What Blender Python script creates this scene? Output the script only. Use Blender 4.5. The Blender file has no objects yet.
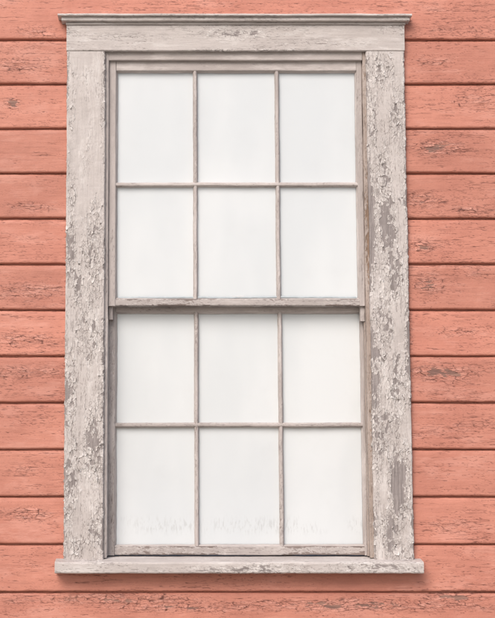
import bpy, math, numpy as np
from mathutils import Vector
D=4.468; PITCH=math.radians(6.8); CAMH=1.62   # camera distance to casing face, upward tilt, eye height
CP,SP=math.cos(PITCH),math.sin(PITCH)
sc=bpy.context.scene
def at(u,v):
    a=(u-163)/1500.0;b=(309-v)/1500.0
    y=CP-b*SP
    return D*a/y, D*(SP+b*CP)/y
def k(Y): return (D+Y)/D
# ---------------------------------------------------------------- noise
def _h(ix,iy,seed):
    n=(ix*374761393+iy*668265263+int(seed)*1442695041)&0xffffffff
    n=((n^(n>>13))*1274126177)&0xffffffff
    n=((n^(n>>15))*2246822519)&0xffffffff
    return ((n^(n>>16))&0xffff)/65535.0
def vn(x,y,seed=0):
    x=np.asarray(x,float);y=np.asarray(y,float)
    ix=np.floor(x).astype(np.int64);iy=np.floor(y).astype(np.int64);fx=x-ix;fy=y-iy
    fx=fx*fx*(3-2*fx);fy=fy*fy*(3-2*fy)
    a=_h(ix,iy,seed);b=_h(ix+1,iy,seed);c=_h(ix,iy+1,seed);d=_h(ix+1,iy+1,seed)
    return (a*(1-fx)+b*fx)*(1-fy)+(c*(1-fx)+d*fx)*fy-0.5
def fbm(x,y,o=4,r=.55,seed=0):
    s=0;a=1;t=0
    for i in range(o):
        s=s+a*vn(x*2.03**i+i*7.3,y*2.03**i-i*3.1,seed+i*13);t+=a;a*=r
    return s/t*1.6           # about -.5..+.5
def voro(x,y,seed=0):
    ix=np.floor(x).astype(np.int64);iy=np.floor(y).astype(np.int64)
    f1=np.full(x.shape,9.);f2=np.full(x.shape,9.);r=np.zeros(x.shape);vx=np.zeros(x.shape);vy=np.zeros(x.shape)
    for di in (-1,0,1):
        for dj in (-1,0,1):
            cx=ix+di;cy=iy+dj
            px=cx+_h(cx,cy,seed);py=cy+_h(cx,cy,seed+5)
            dx=x-px;dy=y-py;d=np.sqrt(dx*dx+dy*dy)
            n=d<f1
            f2=np.where(n,f1,np.minimum(f2,d));f1=np.where(n,d,f1)
            r=np.where(n,_h(cx,cy,seed+9),r);vx=np.where(n,dx,vx);vy=np.where(n,dy,vy)
    return f1,f2,r,vx,vy
def sst(x,a,b):
    t=np.clip((x-a)/(b-a),0,1);return t*t*(3-2*t)
# ---------------------------------------------------------------- worn areas  (survey u,v, radius u,v, amount)
BL=[ (71,250,5,38,1.),(78,285,6,22,.8),(90,245,12,34,.6),(92,335,12,50,.55),(73,200,5,20,.5),(70,395,6,35,.75),(94,440,9,50,.65),
 (72,480,7,40,.7),(95,530,9,30,.65),(102,130,3,60,.45),(85,75,12,12,.3),(80,545,14,12,.45),(100,380,5,70,.55),(88,150,8,30,.35),(73,110,4,40,.35),
 (380,75,12,20,.6),(396,120,8,30,.6),(386,170,9,30,.65),(388,225,7,45,.95),(396,275,9,30,.75),(385,330,9,45,.65),(396,385,9,35,.75),
 (384,430,9,30,.65),(398,485,9,38,.98),(391,530,10,24,.85),(371,230,5,60,.8),(377,400,5,90,.75),(404,550,9,14,.5),(374,110,5,50,.6),(408,330,5,40,.6),
 (130,38,40,6,.4),(240,33,60,5,.45),(330,44,50,5,.4),(180,20,80,3,.4),(110,566,30,5,.45),(240,570,90,5,.45),(370,566,40,5,.6),
 (13,102,6,5,1.1),(440,147,30,9,1.),(425,200,22,7,.95),(470,210,24,5,.75),(428,283,16,12,.95),(480,270,16,7,.6),(440,372,32,8,.95),
 (425,245,12,6,.55),(470,425,30,6,.6),(25,292,32,9,.65),(22,338,32,8,.6),(30,372,30,7,.75),(20,64,24,7,.55),(30,30,40,7,.5),
 (25,205,26,6,.55),(30,515,32,7,.65),(25,470,26,6,.55),(300,606,190,6,.9),(120,600,90,6,.75),(460,598,34,6,.75),(450,30,50,8,.55),
 (470,100,26,7,.55),(450,525,30,7,.6),(470,330,24,6,.55),(430,60,20,6,.5)]
BLW=[]
for u,v,ru,rv,a in BL:
    x,z=at(u,v); BLW.append((x,z,ru*.003,rv*.003,a))
def wear(x,z):
    w=np.zeros_like(x)
    for bx,bz,rx,rz,a in BLW:
        w=np.maximum(w,a*np.exp(-(((x-bx)/rx)**2+((z-bz)/rz)**2)*.8))
    return w
# paint field styles : cell length along/across grain, peel threshold, crack gates, curl height (m)
ST={'case':dict(cl=.0170,cc=.0090,pt=.445,cg=.21,th=.0007,curl=.0023,hair=.022,rp=.27),
    'trim':dict(cl=.020,cc=.0075,pt=.45,cg=.32,th=.0005,curl=.0012,hair=.020,rp=.2),
    'sash':dict(cl=.014,cc=.005,pt=.42,cg=.40,th=.0004,curl=.0006,hair=.018,rp=.2),
    'side':dict(cl=.036,cc=.0085,pt=.62,cg=.35,th=.0006,curl=.0025,hair=.015,rp=.2)}
rn=np.random.RandomState(11)
NAILS=[]
for x0 in (-.272,-.196,.643,.717):
    z=-.12
    while z<1.3: NAILS.append((x0+rn.uniform(-.006,.006),z+rn.uniform(-.02,.02),.0022,.8));z+=.34
for i in range(-1,13):
    for x0 in (-.345,.793): NAILS.append((x0+rn.uniform(-.008,.008),-.305+.1395*i+.028+rn.uniform(-.006,.006),.0024,.55))
def nailf(x,z):
    s=np.zeros_like(x)
    for nx,nz,r,a in NAILS:
        if nx<x.min()-.01 or nx>x.max()+.01 or nz<z.min()-.01 or nz>z.max()+.01: continue
        s=np.maximum(s,a*np.exp(-(((x-nx)**2+(z-nz)**2)/r**2)))
    return s
def fields(g,c,w,st,seed):
    s=ST[st]
    wg=g+.006*fbm(g*60,c*110,4,.65,seed+1);wc=c+.0038*fbm(g*70,c*120,4,.65,seed+2)
    f1,f2,r,vx,vy=voro(wg/s['cl'],wc/s['cc'],seed+3)
    F1,F2,R,VX,VY=voro(wg/s['cl']*2.1,wc/s['cc']*1.9,seed+23)
    big=fbm(g*6,c*22,5,.6,seed+4);med=fbm(g*34,c*100,4,.68,seed+5)
    p=w*.60+big*.30+med*.24+(r-.5)*s['rp']+(R-.5)*s['rp']*.5
    peel=sst(p,s['pt']-.010,s['pt']+.010)
    near=sst(p,s['pt']-.24,s['pt'])*(1-peel)             # paint about to go: lifted
    gate=sst(w+big*.6+.15*med,s['cg'],s['cg']+.25)
    gate2=sst(w+big*.5+.4*med,s['cg']+.12,s['cg']+.4)
    cr=np.maximum((1-sst(f2-f1,.02,.14))*gate,.8*(1-sst(F2-F1,.02,.16))*gate2)
    cr*=.35+.65*sst(vn(g*70,c*160,seed+77),-.25,.15)
    hl=fbm(g*9,c*170,4,.6,seed+6);gh=sst(w*.8+fbm(g*4,c*9,4,.6,seed+7)*1.0,.0,.26)
    hair=(1-sst(np.abs(hl),0,s['hair']*1.7))*gh
    hl2=fbm(g*26,c*120,4,.62,seed+16)
    hair=np.maximum(hair,.8*(1-sst(np.abs(hl2-.05),0,s['hair']*1.3))*sst(w+big*.5,.14,.36))
    if st=='side':
        hl3=fbm(g*3.2,c*75,5,.62,seed+36)
        hair=np.maximum(hair,1.*(1-sst(np.abs(hl3+.06),0,.022))*sst(w*.7+fbm(g*3,c*14,3,.6,seed+37),.04,.18))
    crack=np.clip(np.maximum(cr,hair*.85),0,1)*(1-peel)
    lift=(f1*f1*1.2+.6*(vx*np.cos(r*40)+vy*np.sin(r*40)))*(.35+.65*r)
    lift2=(VX*np.cos(R*50)+VY*np.sin(R*50))*.5*R*gate2
    h=(1-peel)*(s['th']+s['curl']*(np.clip(lift,-.3,1.4)*(gate*.45+near*1.0)+lift2*.5))-crack*s['th']*.9
    h+=.00016*fbm(g*40,c*420,3,.7,seed+8)*(1+2*peel)
    lite=np.clip(near*.9*sst(f1,.25,.7)+gate*.45*sst(r,.45,1)+.3*gate2*R,0,1)
    return peel,crack,lite,h
# ---------------------------------------------------------------- mesh
def subdiv(prof,step,closed):
    out=[];n=len(prof)
    for i in range(n if closed else n-1):
        p=np.array(prof[i],float);q=np.array(prof[(i+1)%n],float)
        m=max(1,int(math.ceil(np.linalg.norm(q-p)/step)))
        for j in range(m): out.append(p+(q-p)*j/m)
    if not closed: out.append(np.array(prof[-1],float))
    return np.array(out)
def brd(a0,a1,b0,b1,r=.0025):
    """board section (a,b) open at the back; b0 = weather face"""
    pts=[(a0,b1)]
    for cx,cy,s in((a0+r,b0+r,180),(a1-r,b0+r,270)):
        for t in (0,30,60,90):
            an=math.radians(s+t);pts.append((cx+r*math.cos(an),cy+r*math.sin(an)))
    pts.append((a1,b1));return pts
class MB:
    def __init__(s): s.V=[];s.F4=[];s.CAP=[];s.A=[];s.n=0
    def extrude(s,prof,t0,t1,axis,step=.0022,pst=.0013,closed=False,jit=.0005,seed=1,w0=0.0,tone=0.,T=None,style=None,cut=None,ref=None,caps=True,edge=0.):
        P=subdiv(prof,pst,closed);m=len(P)
        if T is None: T=np.linspace(t0,t1,max(2,int((t1-t0)/step)+1))
        n=len(T)
        tg=(np.roll(P,-1,0)-np.roll(P,1,0)) if closed else np.gradient(P,axis=0)
        nr=np.stack([tg[:,1],-tg[:,0]],-1);nr/=np.linalg.norm(nr,axis=1)[:,None]+1e-12
        rf=np.array(ref if ref is not None else ((P[0]+P[-1])/2 if not closed else P.mean(0)))
        if (nr*(P-rf)).sum()<0: nr=-nr
        S=np.concatenate([[0],np.cumsum(np.linalg.norm(np.diff(P,axis=0),axis=1))])
        A=np.tile(P[:,0],(n,1));B=np.tile(P[:,1],(n,1));G=np.tile(T[:,None],(1,m));C=np.tile(S,(n,1))
        NA=np.tile(nr[:,0],(n,1));NB=np.tile(nr[:,1],(n,1))
        XX,ZZ=(G,B) if axis=='x' else (A,G)
        w=wear(XX,ZZ)+w0
        if edge:
            fr=P[:,0] if axis=='z' else P[:,1]
            de=np.minimum(fr-fr.min(),fr.max()-fr)
            w=w+edge*np.exp(-(de/.006)**2)[None,:]*(.6+1.6*fbm(G*9,C*0,3,.6,seed+91))
        w=np.clip(w,0,1.2)
        if style:
            pe,cr,li,h=fields(G+seed*1.731,C+seed*.913,w,style,seed)
            if style in('case','side'):
                nf=nailf(XX,ZZ);cr=np.maximum(cr,np.clip(nf*1.1-.15,0,1)*.8);h=h-.0009*nf
        else: pe=cr=li=h=np.zeros_like(G)
        d1=vn(G*14,C*20+seed*7,seed)+.5*vn(G*60,C*40+seed*3,seed+1)+.25*vn(G*190,C*90,seed+2)
        d2=vn(G*9,C*0+seed*5,seed+4)+.6*vn(G*40,C*3+seed,seed+5)+.35*vn(G*150,C*9,seed+6)
        A=A+NA*h;B=B+NB*h
        if axis=='x': A=A+jit*d1;B=B+jit*d2;X,Y,Z=G,A,B
        else: B=B+jit*d1;A=A+jit*d2;X,Y,Z=A,B,G
        V=np.stack([X,Y,Z],-1).reshape(-1,3)
        AT=np.stack([pe,cr,li,np.full_like(G,tone),np.full_like(G,(seed*0.377)%1*9)],-1).reshape(-1,5)
        i=np.arange(n-1)[:,None];j=np.arange(m if closed else m-1)[None,:];j2=(j+1)%m
        F=np.stack([i*m+j,i*m+j2,(i+1)*m+j2,(i+1)*m+j],-1).reshape(-1,4)
        mid=len(F)//2+ (m//2);mid=min(mid,len(F)-1);f=F[mid];fn=np.cross(V[f[1]]-V[f[0]],V[f[3]]-V[f[0]])
        jj=f[0]%m;on=np.array([0,nr[jj,0],nr[jj,1]]) if axis=='x' else np.array([nr[jj,0],nr[jj,1],0])
        if fn.dot(on)<0: F=F[:,::-1]
        if cut is not None:
            c=V[F].mean(1);F=F[~cut(c[:,0],c[:,2])]
        s.V.append(V);s.A.append(AT);s.F4.append(F+s.n);base=s.n;s.n+=len(V)
        if caps:
            for row in (0,n-1):
                s.V.append(V[row*m:(row+1)*m]);s.A.append(AT[row*m:(row+1)*m])
                f=list(range(s.n,s.n+m));s.n+=m;s.CAP.append(f if row else f[::-1])
        return s
    def obj(s,name,mat,parent=None):
        V=np.concatenate(s.V).astype(np.float32);F=np.concatenate(s.F4);A=np.concatenate(s.A).astype(np.float32)
        me=bpy.data.meshes.new(name)
        loops=[F.ravel()]+[np.array(c) for c in s.CAP];lt=np.concatenate([np.full(len(F),4)]+[np.array([len(c)]) for c in s.CAP])
        lo=np.concatenate(loops).astype(np.int32);ls=np.concatenate([[0],np.cumsum(lt)[:-1]]).astype(np.int32)
        me.vertices.add(len(V));me.vertices.foreach_set('co',V.ravel())
        me.loops.add(len(lo));me.loops.foreach_set('vertex_index',lo)
        me.polygons.add(len(lt));me.polygons.foreach_set('loop_start',ls);me.polygons.foreach_set('loop_total',lt.astype(np.int32))
        me.polygons.foreach_set('use_smooth',[True]*len(F)+[False]*len(s.CAP))
        me.update(calc_edges=True);me.validate()
        for i,nm in enumerate(('peel','crack','lite','tone','shift')):
            a=me.attributes.new(nm,'FLOAT','POINT');a.data.foreach_set('value',A[:,i].copy())
        me.materials.append(mat)
        o=bpy.data.objects.new(name,me);sc.collection.objects.link(o)
        if parent: o.parent=parent
        return o
# ---------------------------------------------------------------- node helper
class N:
    def __init__(s,name):
        s.m=bpy.data.materials.new(name);s.m.use_nodes=True;s.t=s.m.node_tree;s.t.nodes.clear()
    def nd(s,ty,**kw):
        n=s.t.nodes.new(ty)
        for a,b in kw.items(): setattr(n,a,b)
        return n
    def li(s,sock,val):
        if hasattr(val,'links'): s.t.links.new(val,sock)
        else: sock.default_value=val
    def M(s,op,a,b=None,c=None,clamp=False):
        n=s.nd('ShaderNodeMath',operation=op,use_clamp=clamp)
        s.li(n.inputs[0],a)
        if b is not None: s.li(n.inputs[1],b)
        if c is not None: s.li(n.inputs[2],c)
        return n.outputs[0]
    def VM(s,op,a,b):
        n=s.nd('ShaderNodeVectorMath',operation=op);s.li(n.inputs[0],a);s.li(n.inputs[1],b);return n.outputs[0]
    def noise(s,vec,scale,detail=4,rough=.55):
        n=s.nd('ShaderNodeTexNoise');s.li(n.inputs['Vector'],vec);n.inputs['Scale'].default_value=scale
        n.inputs['Detail'].default_value=detail;n.inputs['Roughness'].default_value=rough
        return n.outputs['Fac']
    def ss(s,v,lo,hi,a=0.,b=1.):
        n=s.nd('ShaderNodeMapRange',interpolation_type='SMOOTHSTEP');s.li(n.inputs[0],v)
        s.li(n.inputs[1],lo);s.li(n.inputs[2],hi);n.inputs[3].default_value=a;n.inputs[4].default_value=b;return n.outputs[0]
    def mix(s,f,a,b,blend='MIX'):
        n=s.nd('ShaderNodeMix',data_type='RGBA',blend_type=blend);s.li(n.inputs[0],f)
        s.li(n.inputs[6],a if not isinstance(a,tuple) else (*a,1));s.li(n.inputs[7],b if not isinstance(b,tuple) else (*b,1));return n.outputs[2]
    def attr(s,name,out='Fac'):
        n=s.nd('ShaderNodeAttribute');n.attribute_name=name;return n.outputs[out]
    def out(s,shader):
        o=s.nd('ShaderNodeOutputMaterial');s.t.links.new(shader,o.inputs[0]);return s.m
def paint(name,col,col2,wood1,wood2,grain,lite,crackc,crackAmt=.75,rough=.6,streak=.25,blotch=.5,spk=.22):
    n=N(name)
    tc=n.nd('ShaderNodeTexCoord').outputs['Object']
    sh=n.attr('shift');cb=n.nd('ShaderNodeCombineXYZ');n.li(cb.inputs[0],sh);n.li(cb.inputs[2],n.M('MULTIPLY',sh,1.7))
    v=n.VM('ADD',tc,cb.outputs[0])
    g=n.VM('MULTIPLY',v,grain)
    pe=n.attr('peel');cr=n.attr('crack');li=n.attr('lite')
    gr=n.noise(g,130,3,.75);big=n.noise(v,4,3,.65);fine=n.noise(v,240,2,.7)
    base=n.mix(n.ss(big,.32,.68),col,col2)
    base=n.mix(n.M('MULTIPLY',n.ss(gr,.42,.75),streak),base,tuple(c*.62 for c in col2))
    base=n.mix(n.M('MULTIPLY',n.ss(fine,.5,.8),spk),base,tuple(c*.5 for c in col))
    blot=n.noise(n.VM('MULTIPLY',v,tuple(math.sqrt(x) for x in grain)),17,5,.75)
    base=n.mix(n.M('MULTIPLY',n.ss(blot,.5,.66),blotch),base,lite)
    base=n.mix(n.M('MULTIPLY',n.ss(blot,.46,.34),blotch*.7),base,tuple(c*.72 for c in col2))
    base=n.mix(n.M('MULTIPLY',li,.75),base,lite)
    hs=n.nd('ShaderNodeHueSaturation');n.li(hs.inputs['Color'],base);n.li(hs.inputs['Value'],n.M('ADD',1.,n.attr('tone')));base=hs.outputs[0]
    wood=n.mix(n.ss(gr,.32,.68),wood1,wood2)
    c=n.mix(pe,base,wood)
    c=n.mix(n.M('MULTIPLY',cr,crackAmt),c,crackc)
    h=n.M('ADD',gr,n.M('MULTIPLY',fine,.5))
    b=n.nd('ShaderNodeBump');b.inputs['Strength'].default_value=.9;b.inputs['Distance'].default_value=.0009;n.li(b.inputs['Height'],h)
    bs=n.nd('ShaderNodeBsdfPrincipled');n.li(bs.inputs['Base Color'],c)
    bs.inputs['Roughness'].default_value=rough;bs.inputs['Specular IOR Level'].default_value=.3
    n.t.links.new(b.outputs[0],bs.inputs['Normal'])
    return n.out(bs.outputs[0])
GX=(.07,1,1);GZ=(1,1,.07)
WH1=(.525,.478,.458);WH2=(.46,.412,.392);WL=(.68,.642,.62);WD1=(.31,.272,.262);WD2=(.195,.168,.162)
mat_caseV=paint('old_cream_paint_vertical',WH1,WH2,WD1,WD2,GZ,WL,(.10,.08,.072),crackAmt=.85)
mat_caseH=paint('old_cream_paint_horizontal',WH1,WH2,WD1,WD2,GX,WL,(.11,.09,.082),crackAmt=.85)
SA1=(.435,.388,.370);SA2=(.36,.318,.302);SL=(.58,.535,.515)
mat_sashV=paint('sash_paint_vertical',SA1,SA2,(.26,.21,.19),(.15,.12,.11),GZ,SL,(.09,.07,.062))
mat_sashH=paint('sash_paint_horizontal',SA1,SA2,(.26,.21,.19),(.15,.12,.11),GX,SL,(.09,.07,.062))
mat_stop=paint('bare_weathered_stop',(.38,.315,.28),(.31,.245,.21),(.27,.18,.125),(.15,.105,.08),GZ,(.46,.40,.37),(.08,.055,.045))
mat_side=paint('coral_siding_paint',(.55,.232,.168),(.48,.193,.140),(.28,.15,.115),(.16,.085,.07),GX,(.62,.305,.240),(.11,.037,.028),crackAmt=.97,rough=.6,streak=.32,blotch=.44,spk=.26)
# ---------------------------------------------------------------- siding wall
root_wall=bpy.data.objects.new('clapboard_wall',None);sc.collection.objects.link(root_wall)
YS=.020;H=.1395;Z0=-.305
def sidprof(z,h):
    g=.0023
    pts=[(YS+.0105,z-.006),(YS+.0095,z+g-.0002),(YS+.004,z+g),(YS-.0008,z+g+.0005),(YS-.0035,z+g+.002),(YS-.0046,z+g+.005),(YS-.0044,z+g+.010)]
    zt=z+h-g
    pts+=[(YS+.000,zt-.012),(YS+.0012,zt-.0055),(YS+.0032,zt-.002),(YS+.0065,zt),(YS+.014,zt+.0005)]
    return pts
rs=np.random.RandomState(5)
mb=MB()
XL,XR=-3.2,3.6
Tin=np.concatenate([np.arange(XL,-.62,.06),np.arange(-.62,1.16,.0027),np.arange(1.16,XR,.06),[XR]])
Tout=np.arange(XL,XR+.01,.06)
n0=int(math.floor((-CAMH+.12-Z0)/H))
cutf=lambda x,z:(x>-.232)&(x<.678)&(z>-.232)&(z<1.369)
for i in range(n0,22):
    z=Z0+i*H
    inview=-2<=i<=13
    mb.extrude(sidprof(z,H),0,0,'x',T=Tin if inview else Tout,pst=.0012 if inview else .02,jit=.0015,seed=i+50,tone=rs.uniform(-.09,.05),
        style='side' if inview else None,cut=cutf,ref=(YS+.3,z+H/2),caps=False,w0=rs.uniform(.06,.22))
mb.obj('siding_boards',mat_side,root_wall)
shm=N('dark_sheathing');bs=shm.nd('ShaderNodeBsdfPrincipled');nn=shm.noise(shm.nd('ShaderNodeTexCoord').outputs['Object'],12)
shm.li(bs.inputs['Base Color'],shm.mix(nn,(.08,.03,.022),(.13,.05,.035)));bs.inputs['Roughness'].default_value=.9;mat_sh=shm.out(bs.outputs[0])
mb=MB()
yb0,yb1=YS+.0165,YS+.12
for a,b,c,d in((XL,-.197,-CAMH,3.0),(.642,XR,-CAMH,3.0),(-.197,.642,-CAMH,-.25),(-.197,.642,1.347,3.0)):
    mb.extrude([(a,yb0),(b,yb0),(b,yb1),(a,yb1)],c,d,'z',step=.5,pst=5,jit=0,closed=True)
mb.obj('wall_sheathing',mat_sh,root_wall)
# ---------------------------------------------------------------- window
win=bpy.data.objects.new('sash_window',None);sc.collection.objects.link(win)
CX0,CX1,OX0,OX1=-.2925,.738,-.177,.6225
ZT,ZB=1.3285,-.207
def V(name,x0,x1,z0,z1,yf,yb,mat,r=.0025,jit=.0010,seed=1,w0=0,tone=0.,pst=.0016,style='sash',step=.003,edge=0.):
    return MB().extrude(brd(x0,x1,yf,yb,r),z0,z1,'z',step=step,pst=pst,jit=jit,seed=seed,w0=w0,tone=tone,style=style,edge=edge,ref=((x0+x1)/2,yb)).obj(name,mat,win)
def Hh(name,z0,z1,x0,x1,yf,yb,mat,r=.0025,jit=.0010,seed=1,w0=0,tone=0.,pst=.0016,style='sash',step=.003,edge=0.):
    pr=[(b,a) for a,b in brd(z0,z1,yf,yb,r)]
    return MB().extrude(pr,x0,x1,'x',step=step,pst=pst,jit=jit,seed=seed,w0=w0,tone=tone,style=style,edge=edge,ref=(yb,(z0+z1)/2)).obj(name,mat,win)
V('left_casing',CX0,OX0,ZB-.004,ZT-.0008,0,.034,mat_caseV,seed=3,w0=.07,r=.003,jit=.0016,pst=.0009,step=.0014,style='case',edge=.42)
V('right_casing',OX1,CX1,ZB-.004,ZT-.0008,0,.034,mat_caseV,seed=8,w0=.14,r=.003,jit=.0018,pst=.0009,step=.0014,style='case',edge=.55)
Hh('head_casing',ZT+.0006,1.4100,CX0-.003,CX1+.002,-.0015,.034,mat_caseH,seed=5,w0=.12,r=.003,pst=.001,step=.002,style='trim',edge=.3)
Hh('bed_moulding',1.4105,1.4180,CX0-.005,CX1+.005,-.006,.034,mat_caseH,seed=6,w0=.1,tone=-.05,style='trim')
Hh('head_cap',1.4185,1.4312,CX0-.018,CX1+.016,-.018,.030,mat_caseH,seed=9,w0=.15,r=.003,style='trim')
Hh('drip_cap',1.4316,1.4378,CX0-.029,CX1+.022,-.028,.022,mat_caseH,seed=11,w0=.2,r=.0026,tone=.08,style='trim')
pr=[(.13,-.245),(.030,-.2475),(-.024,-.2480),(-.026,-.2455),(-.030,-.2455),(-.032,-.2480),(-.038,-.2465),(-.0395,-.2440),(-.0400,-.2200),(-.0385,-.2165),(-.035,-.2150),(.020,-.2075),(.13,-.199)]
MB().extrude(pr,CX0-.023,CX1+.022,'x',step=.0025,pst=.0016,jit=.0012,seed=14,w0=.15,style='trim',ref=(.04,-.23)).obj('sill',mat_caseH,win)
V('left_jamb',OX0-.018,OX0+.0008,ZB+.004,ZT+.012,.036,.13,mat_sashV,seed=21,w0=.15,tone=-.05,pst=.004)
V('right_jamb',OX1-.0008,OX1+.018,ZB+.004,ZT+.012,.036,.13,mat_sashV,seed=22,w0=.3,pst=.004)
Hh('head_jamb',ZT-.001,ZT+.018,OX0,OX1,.036,.13,mat_sashH,seed=23,w0=.1,pst=.004)
V('left_blind_stop',OX0-.006,OX0+.011,ZB+.002,ZT-.001,.0125,.0345,mat_sashV,seed=24,w0=.15,tone=.08)
V('right_blind_stop',OX1-.0115,OX1+.006,ZB+.002,ZT-.001,.0125,.0345,mat_stop,seed=25,w0=.3,jit=.002)
Hh('head_blind_stop',1.303,ZT+.004,OX0+.011,OX1-.012,.0128,.0345,mat_sashH,seed=26,w0=.05,tone=.05)
ZM=.566*k(.03)
V('left_parting_stop',OX0+.0012,OX0+.0115,ZB+.006,ZM-.03,.040,.056,mat_sashV,seed=27,w0=.15,tone=.10)
V('right_parting_stop',OX1-.014,OX1-.0012,ZB+.006,ZM-.03,.038,.056,mat_stop,seed=28,w0=.35,jit=.002)
V('left_sash_horn',OX0+.012,OX0+.026,.505,.545,.036,.060,mat_sashV,seed=29,r=.004,w0=.2)
V('right_sash_horn',OX1-.027,OX1-.0125,.500,.560,.034,.060,mat_sashV,seed=30,r=.004,w0=.3)
# glass
gn=N('window_glass')
tr=gn.nd('ShaderNodeBsdfTransparent');tr.inputs[0].default_value=(.985,.99,.99,1)
gl=gn.nd('ShaderNodeBsdfGlossy');gl.inputs['Roughness'].default_value=.04
mx=gn.nd('ShaderNodeMixShader');mx.inputs[0].default_value=.045;gn.t.links.new(tr.outputs[0],mx.inputs[1]);gn.t.links.new(gl.outputs[0],mx.inputs[2])
mat_glass=gn.out(mx.outputs[0])
# white blind, faint water stains near the bottom hem
sn=N('white_blind_fabric');tc=sn.nd('ShaderNodeTexCoord').outputs['Object']
bs=sn.nd('ShaderNodeBsdfPrincipled')
a=sn.noise(sn.VM('MULTIPLY',tc,(1,1,.4)),3.5,3,.6)
c=sn.mix(sn.ss(a,.35,.65),(.635,.658,.678),(.69,.707,.722))
sep=sn.nd('ShaderNodeSeparateXYZ');sn.li(sep.inputs[0],tc)
st=sn.noise(sn.VM('MULTIPLY',tc,(1,1,.25)),190,3,.6)
band=sn.M('MULTIPLY',sn.ss(sep.outputs[2],-.150,-.115),sn.ss(sep.outputs[2],-.110,-.072,1,0))
patch=sn.ss(sn.noise(tc,9,2,.5),.34,.52)
c=sn.mix(sn.M('MULTIPLY',sn.M('MULTIPLY',sn.M('MULTIPLY',sn.ss(st,.48,.66),band),patch),.36),c,(.40,.40,.40))
c=sn.mix(sn.M('MULTIPLY',sn.ss(sn.noise(tc,11,4,.7),.5,.75),.06),c,(.45,.45,.45))
sn.li(bs.inputs['Base Color'],c);bs.inputs['Roughness'].default_value=.8;bs.inputs['Specular IOR Level'].default_value=.1
mat_shade=sn.out(bs.outputs[0])
def sheet(name,x0,x1,z0,z1,y,seed):
    xs=np.linspace(x0,x1,60);zs=np.linspace(z0,z1,70);X,Z=np.meshgrid(xs,zs);Y=y+.0018*vn(X*5,Z*2.3,seed)
    vv=np.stack([X,Y,Z],-1).reshape(-1,3).tolist();ff=[(j*60+i,j*60+i+1,(j+1)*60+i+1,(j+1)*60+i) for j in range(69) for i in range(59)]
    me=bpy.data.meshes.new(name);me.from_pydata(vv,[],ff);me.polygons.foreach_set('use_smooth',[True]*len(ff));me.materials.append(mat_shade)
    o=bpy.data.objects.new(name,me);sc.collection.objects.link(o);o.parent=win
def sash(pref,yf,gx0,gx1,gz0,gz1,sx0,sx1,sz0,sz1,mx,mz,seed,wb=.1):
    th=.034
    V(pref+'_left_stile',sx0,gx0,sz0,sz1,yf,yf+th,mat_sashV,seed=seed,w0=wb,tone=.06)
    V(pref+'_right_stile',gx1,sx1,sz0,sz1,yf,yf+th,mat_sashV,seed=seed+1,w0=wb,tone=.06)
    Hh(pref+'_top_rail',gz1,sz1-.001,gx0+.0006,gx1-.0006,yf+.0012,yf+th,mat_sashH,seed=seed+2,w0=wb,tone=.06)
    Hh(pref+'_bottom_rail',sz0+.001,gz0,gx0+.0006,gx1-.0006,yf+.0012,yf+th,mat_sashH,seed=seed+3,w0=wb+.28,edge=.4)
    w=.0066
    for i,x in enumerate(mx):
        p=[(x-w,yf+.026),(x-w,yf+.0105),(x-.0030,yf+.003),(x+.0030,yf+.003),(x+w,yf+.0105),(x+w,yf+.026)]
        MB().extrude(p,gz0-.001,gz1+.001,'z',step=.003,pst=.002,jit=.0012,seed=seed+5+i,w0=wb+.15,style='sash',tone=.10,ref=(x,yf+.02)).obj(pref+'_vertical_bar_%d'%(i+1),mat_sashV,win)
    for i,z in enumerate(mz):
        w2=.0072
        p=[(yf+.0255,z-w2),(yf+.0102,z-w2),(yf+.0022,z-.0032),(yf+.0022,z+.0032),(yf+.0102,z+w2),(yf+.0255,z+w2)]
        MB().extrude(p,gx0-.001,gx1+.001,'x',step=.003,pst=.002,jit=.0012,seed=seed+9+i,w0=wb+.15,style='sash',tone=.10,ref=(yf+.02,z)).obj(pref+'_horizontal_bar_%d'%(i+1),mat_sashH,win)
    g=yf+.012;bw=.005
    for nm,p,a,b,ax in(('left',[(gx0-.001,yf+.003),(gx0+bw,g+.001),(gx0-.001,g+.001)],gz0,gz1,'z'),('right',[(gx1+.001,yf+.003),(gx1+.001,g+.001),(gx1-bw,g+.001)],gz0,gz1,'z'),
                    ('bottom',[(yf+.003,gz0-.001),(g+.0012,gz0+bw),(g+.0012,gz0-.001)],gx0,gx1,'x'),('top',[(yf+.003,gz1+.001),(g+.0012,gz1+.001),(g+.0012,gz1-bw)],gx0,gx1,'x')):
        MB().extrude(p,a,b,ax,step=.003,pst=.002,jit=.0014,closed=True,seed=seed+ord(nm[0]),w0=wb,tone=.12).obj(pref+'_putty_'+nm,mat_sashV if ax=='z' else mat_sashH,win)
    me=bpy.data.meshes.new(pref+'_glass')
    V_=[(gx0-.002,g,gz0-.002),(gx1+.002,g,gz0-.002),(gx1+.002,g,gz1+.002),(gx0-.002,g,gz1+.002)]
    me.from_pydata(V_,[],[(0,1,2,3)]);me.materials.append(mat_glass)
    o=bpy.data.objects.new(pref+'_glass',me);sc.collection.objects.link(o);o.parent=win
    sheet(pref+'_white_blind',gx0-.004,gx1+.004,gz0-.004,gz1+.004,g+.0045,seed)
yu,yl=.024,.059
ku,kl=k(yu+.004),k(yl+.004)
def ux(u,v): return at(u,v)[0]
def vz(v): return at(163,v)[1]
sash('upper_sash',yu,ux(116,130)*ku,ux(357,130)*ku,vz(299)*ku,vz(71)*ku,OX0+.0115,OX1-.012,vz(306)*ku,1.308,
     [ux(195.3,130)*ku,ux(277.3,130)*ku],[vz(184.5)*ku],100,.05)
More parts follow.
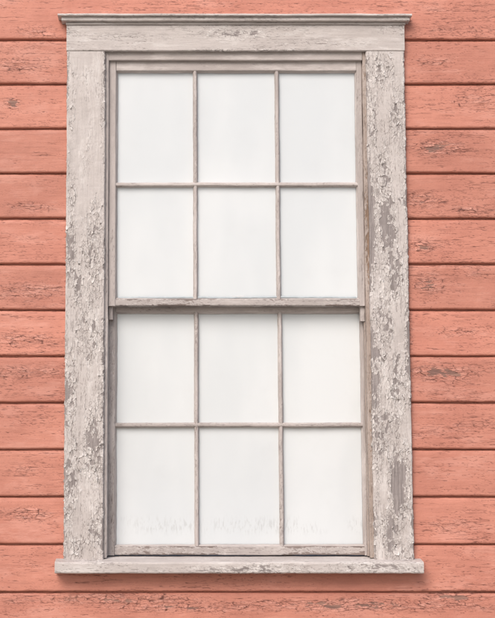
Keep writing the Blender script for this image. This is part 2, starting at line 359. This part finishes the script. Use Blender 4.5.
sash('lower_sash',yl,ux(115,430)*kl,ux(363,430)*kl,vz(546)*kl,vz(312)*kl,OX0+.002,OX1-.002,-.200,vz(300)*kl,
     [ux(196.6,370)*kl,ux(280.5,370)*kl],[vz(425)*kl],140,.12)
# pale glazing strip and low sash lock on the meeting rail
sm=N('pale_grey_metal_paint');bs=sm.nd('ShaderNodeBsdfPrincipled');nn=sm.noise(sm.nd('ShaderNodeTexCoord').outputs['Object'],60,3,.7)
sm.li(bs.inputs['Base Color'],sm.mix(nn,(.32,.37,.40),(.52,.56,.58)));bs.inputs['Roughness'].default_value=.6;mat_strip=sm.out(bs.outputs[0])
Hh('meeting_rail_glazing_strip',.5690,.5755,-.135,.585,.033,.0352,mat_strip,seed=61,w0=0,style=None,jit=.002)
sl=sm=N('pale_lock_paint');bs=sl.nd('ShaderNodeBsdfPrincipled');nn=sl.noise(sl.nd('ShaderNodeTexCoord').outputs['Object'],90,3,.7)
sl.li(bs.inputs['Base Color'],sl.mix(nn,(.50,.52,.53),(.62,.63,.64)));bs.inputs['Roughness'].default_value=.6;mat_lock=sl.out(bs.outputs[0])
lk=MB();cx=.228
lk.extrude([(.0325,.571),(.0352,.571),(.0352,.5785),(.0325,.5785)],cx-.018,cx+.018,'x',step=.002,pst=.002,jit=.001,closed=True)
lk.obj('sash_lock',mat_lock,win)
# ---------------------------------------------------------------- ground
gm=N('dry_gravel_ground');tc=gm.nd('ShaderNodeTexCoord').outputs['Object'];bs=gm.nd('ShaderNodeBsdfPrincipled')
c=gm.mix(gm.noise(tc,3,4,.7),(.30,.28,.25),(.42,.40,.37));c=gm.mix(gm.ss(gm.noise(tc,.35,3,.6),.5,.62),c,(.10,.13,.05))
gm.li(bs.inputs['Base Color'],c);bs.inputs['Roughness'].default_value=.95
me=bpy.data.meshes.new('ground');R=600
me.from_pydata([(-R,-R,-CAMH),(R,-R,-CAMH),(R,R,-CAMH),(-R,R,-CAMH)],[],[(0,1,2,3)]);me.materials.append(gm.out(bs.outputs[0]))
o=bpy.data.objects.new('ground',me);sc.collection.objects.link(o)
# ---------------------------------------------------------------- light
EL=math.radians(42);AZ=math.radians(180+24)
wd=bpy.data.worlds.new('World');sc.world=wd;wd.use_nodes=True
nt=wd.node_tree;bg=nt.nodes['Background'];sk=nt.nodes.new('ShaderNodeTexSky');sk.sky_type='NISHITA';sk.sun_disc=False
sk.sun_elevation=EL;sk.sun_rotation=AZ;sk.dust_density=4;sk.air_density=1.0;sk.ozone_density=.8
nt.links.new(sk.outputs[0],bg.inputs[0]);bg.inputs[1].default_value=.15
sd=bpy.data.lights.new('sun','SUN');sd.energy=2.2;sd.angle=math.radians(34);sd.color=(1,.965,.94)
so=bpy.data.objects.new('sun',sd);sc.collection.objects.link(so)
dirv=Vector((math.sin(AZ)*math.cos(EL),math.cos(AZ)*math.cos(EL),math.sin(EL)))
so.rotation_euler=dirv.to_track_quat('Z','Y').to_euler()
# ---------------------------------------------------------------- camera
cd=bpy.data.cameras.new('camera');co=bpy.data.objects.new('camera',cd);sc.collection.objects.link(co)
cd.sensor_fit='VERTICAL';cd.sensor_height=36;cd.lens=1500/618*36
cd.shift_x=(247.5-163)/618;cd.clip_end=2000
co.location=(0,-D,0);co.rotation_euler=(math.radians(90)+PITCH,0,0)
for o in sc.objects:
    if o.parent is None and o.type!='LIGHT': o.location.z+=CAMH
sc.camera=co
sc.view_settings.view_transform='Standard';sc.view_settings.look='None';sc.view_settings.exposure=0
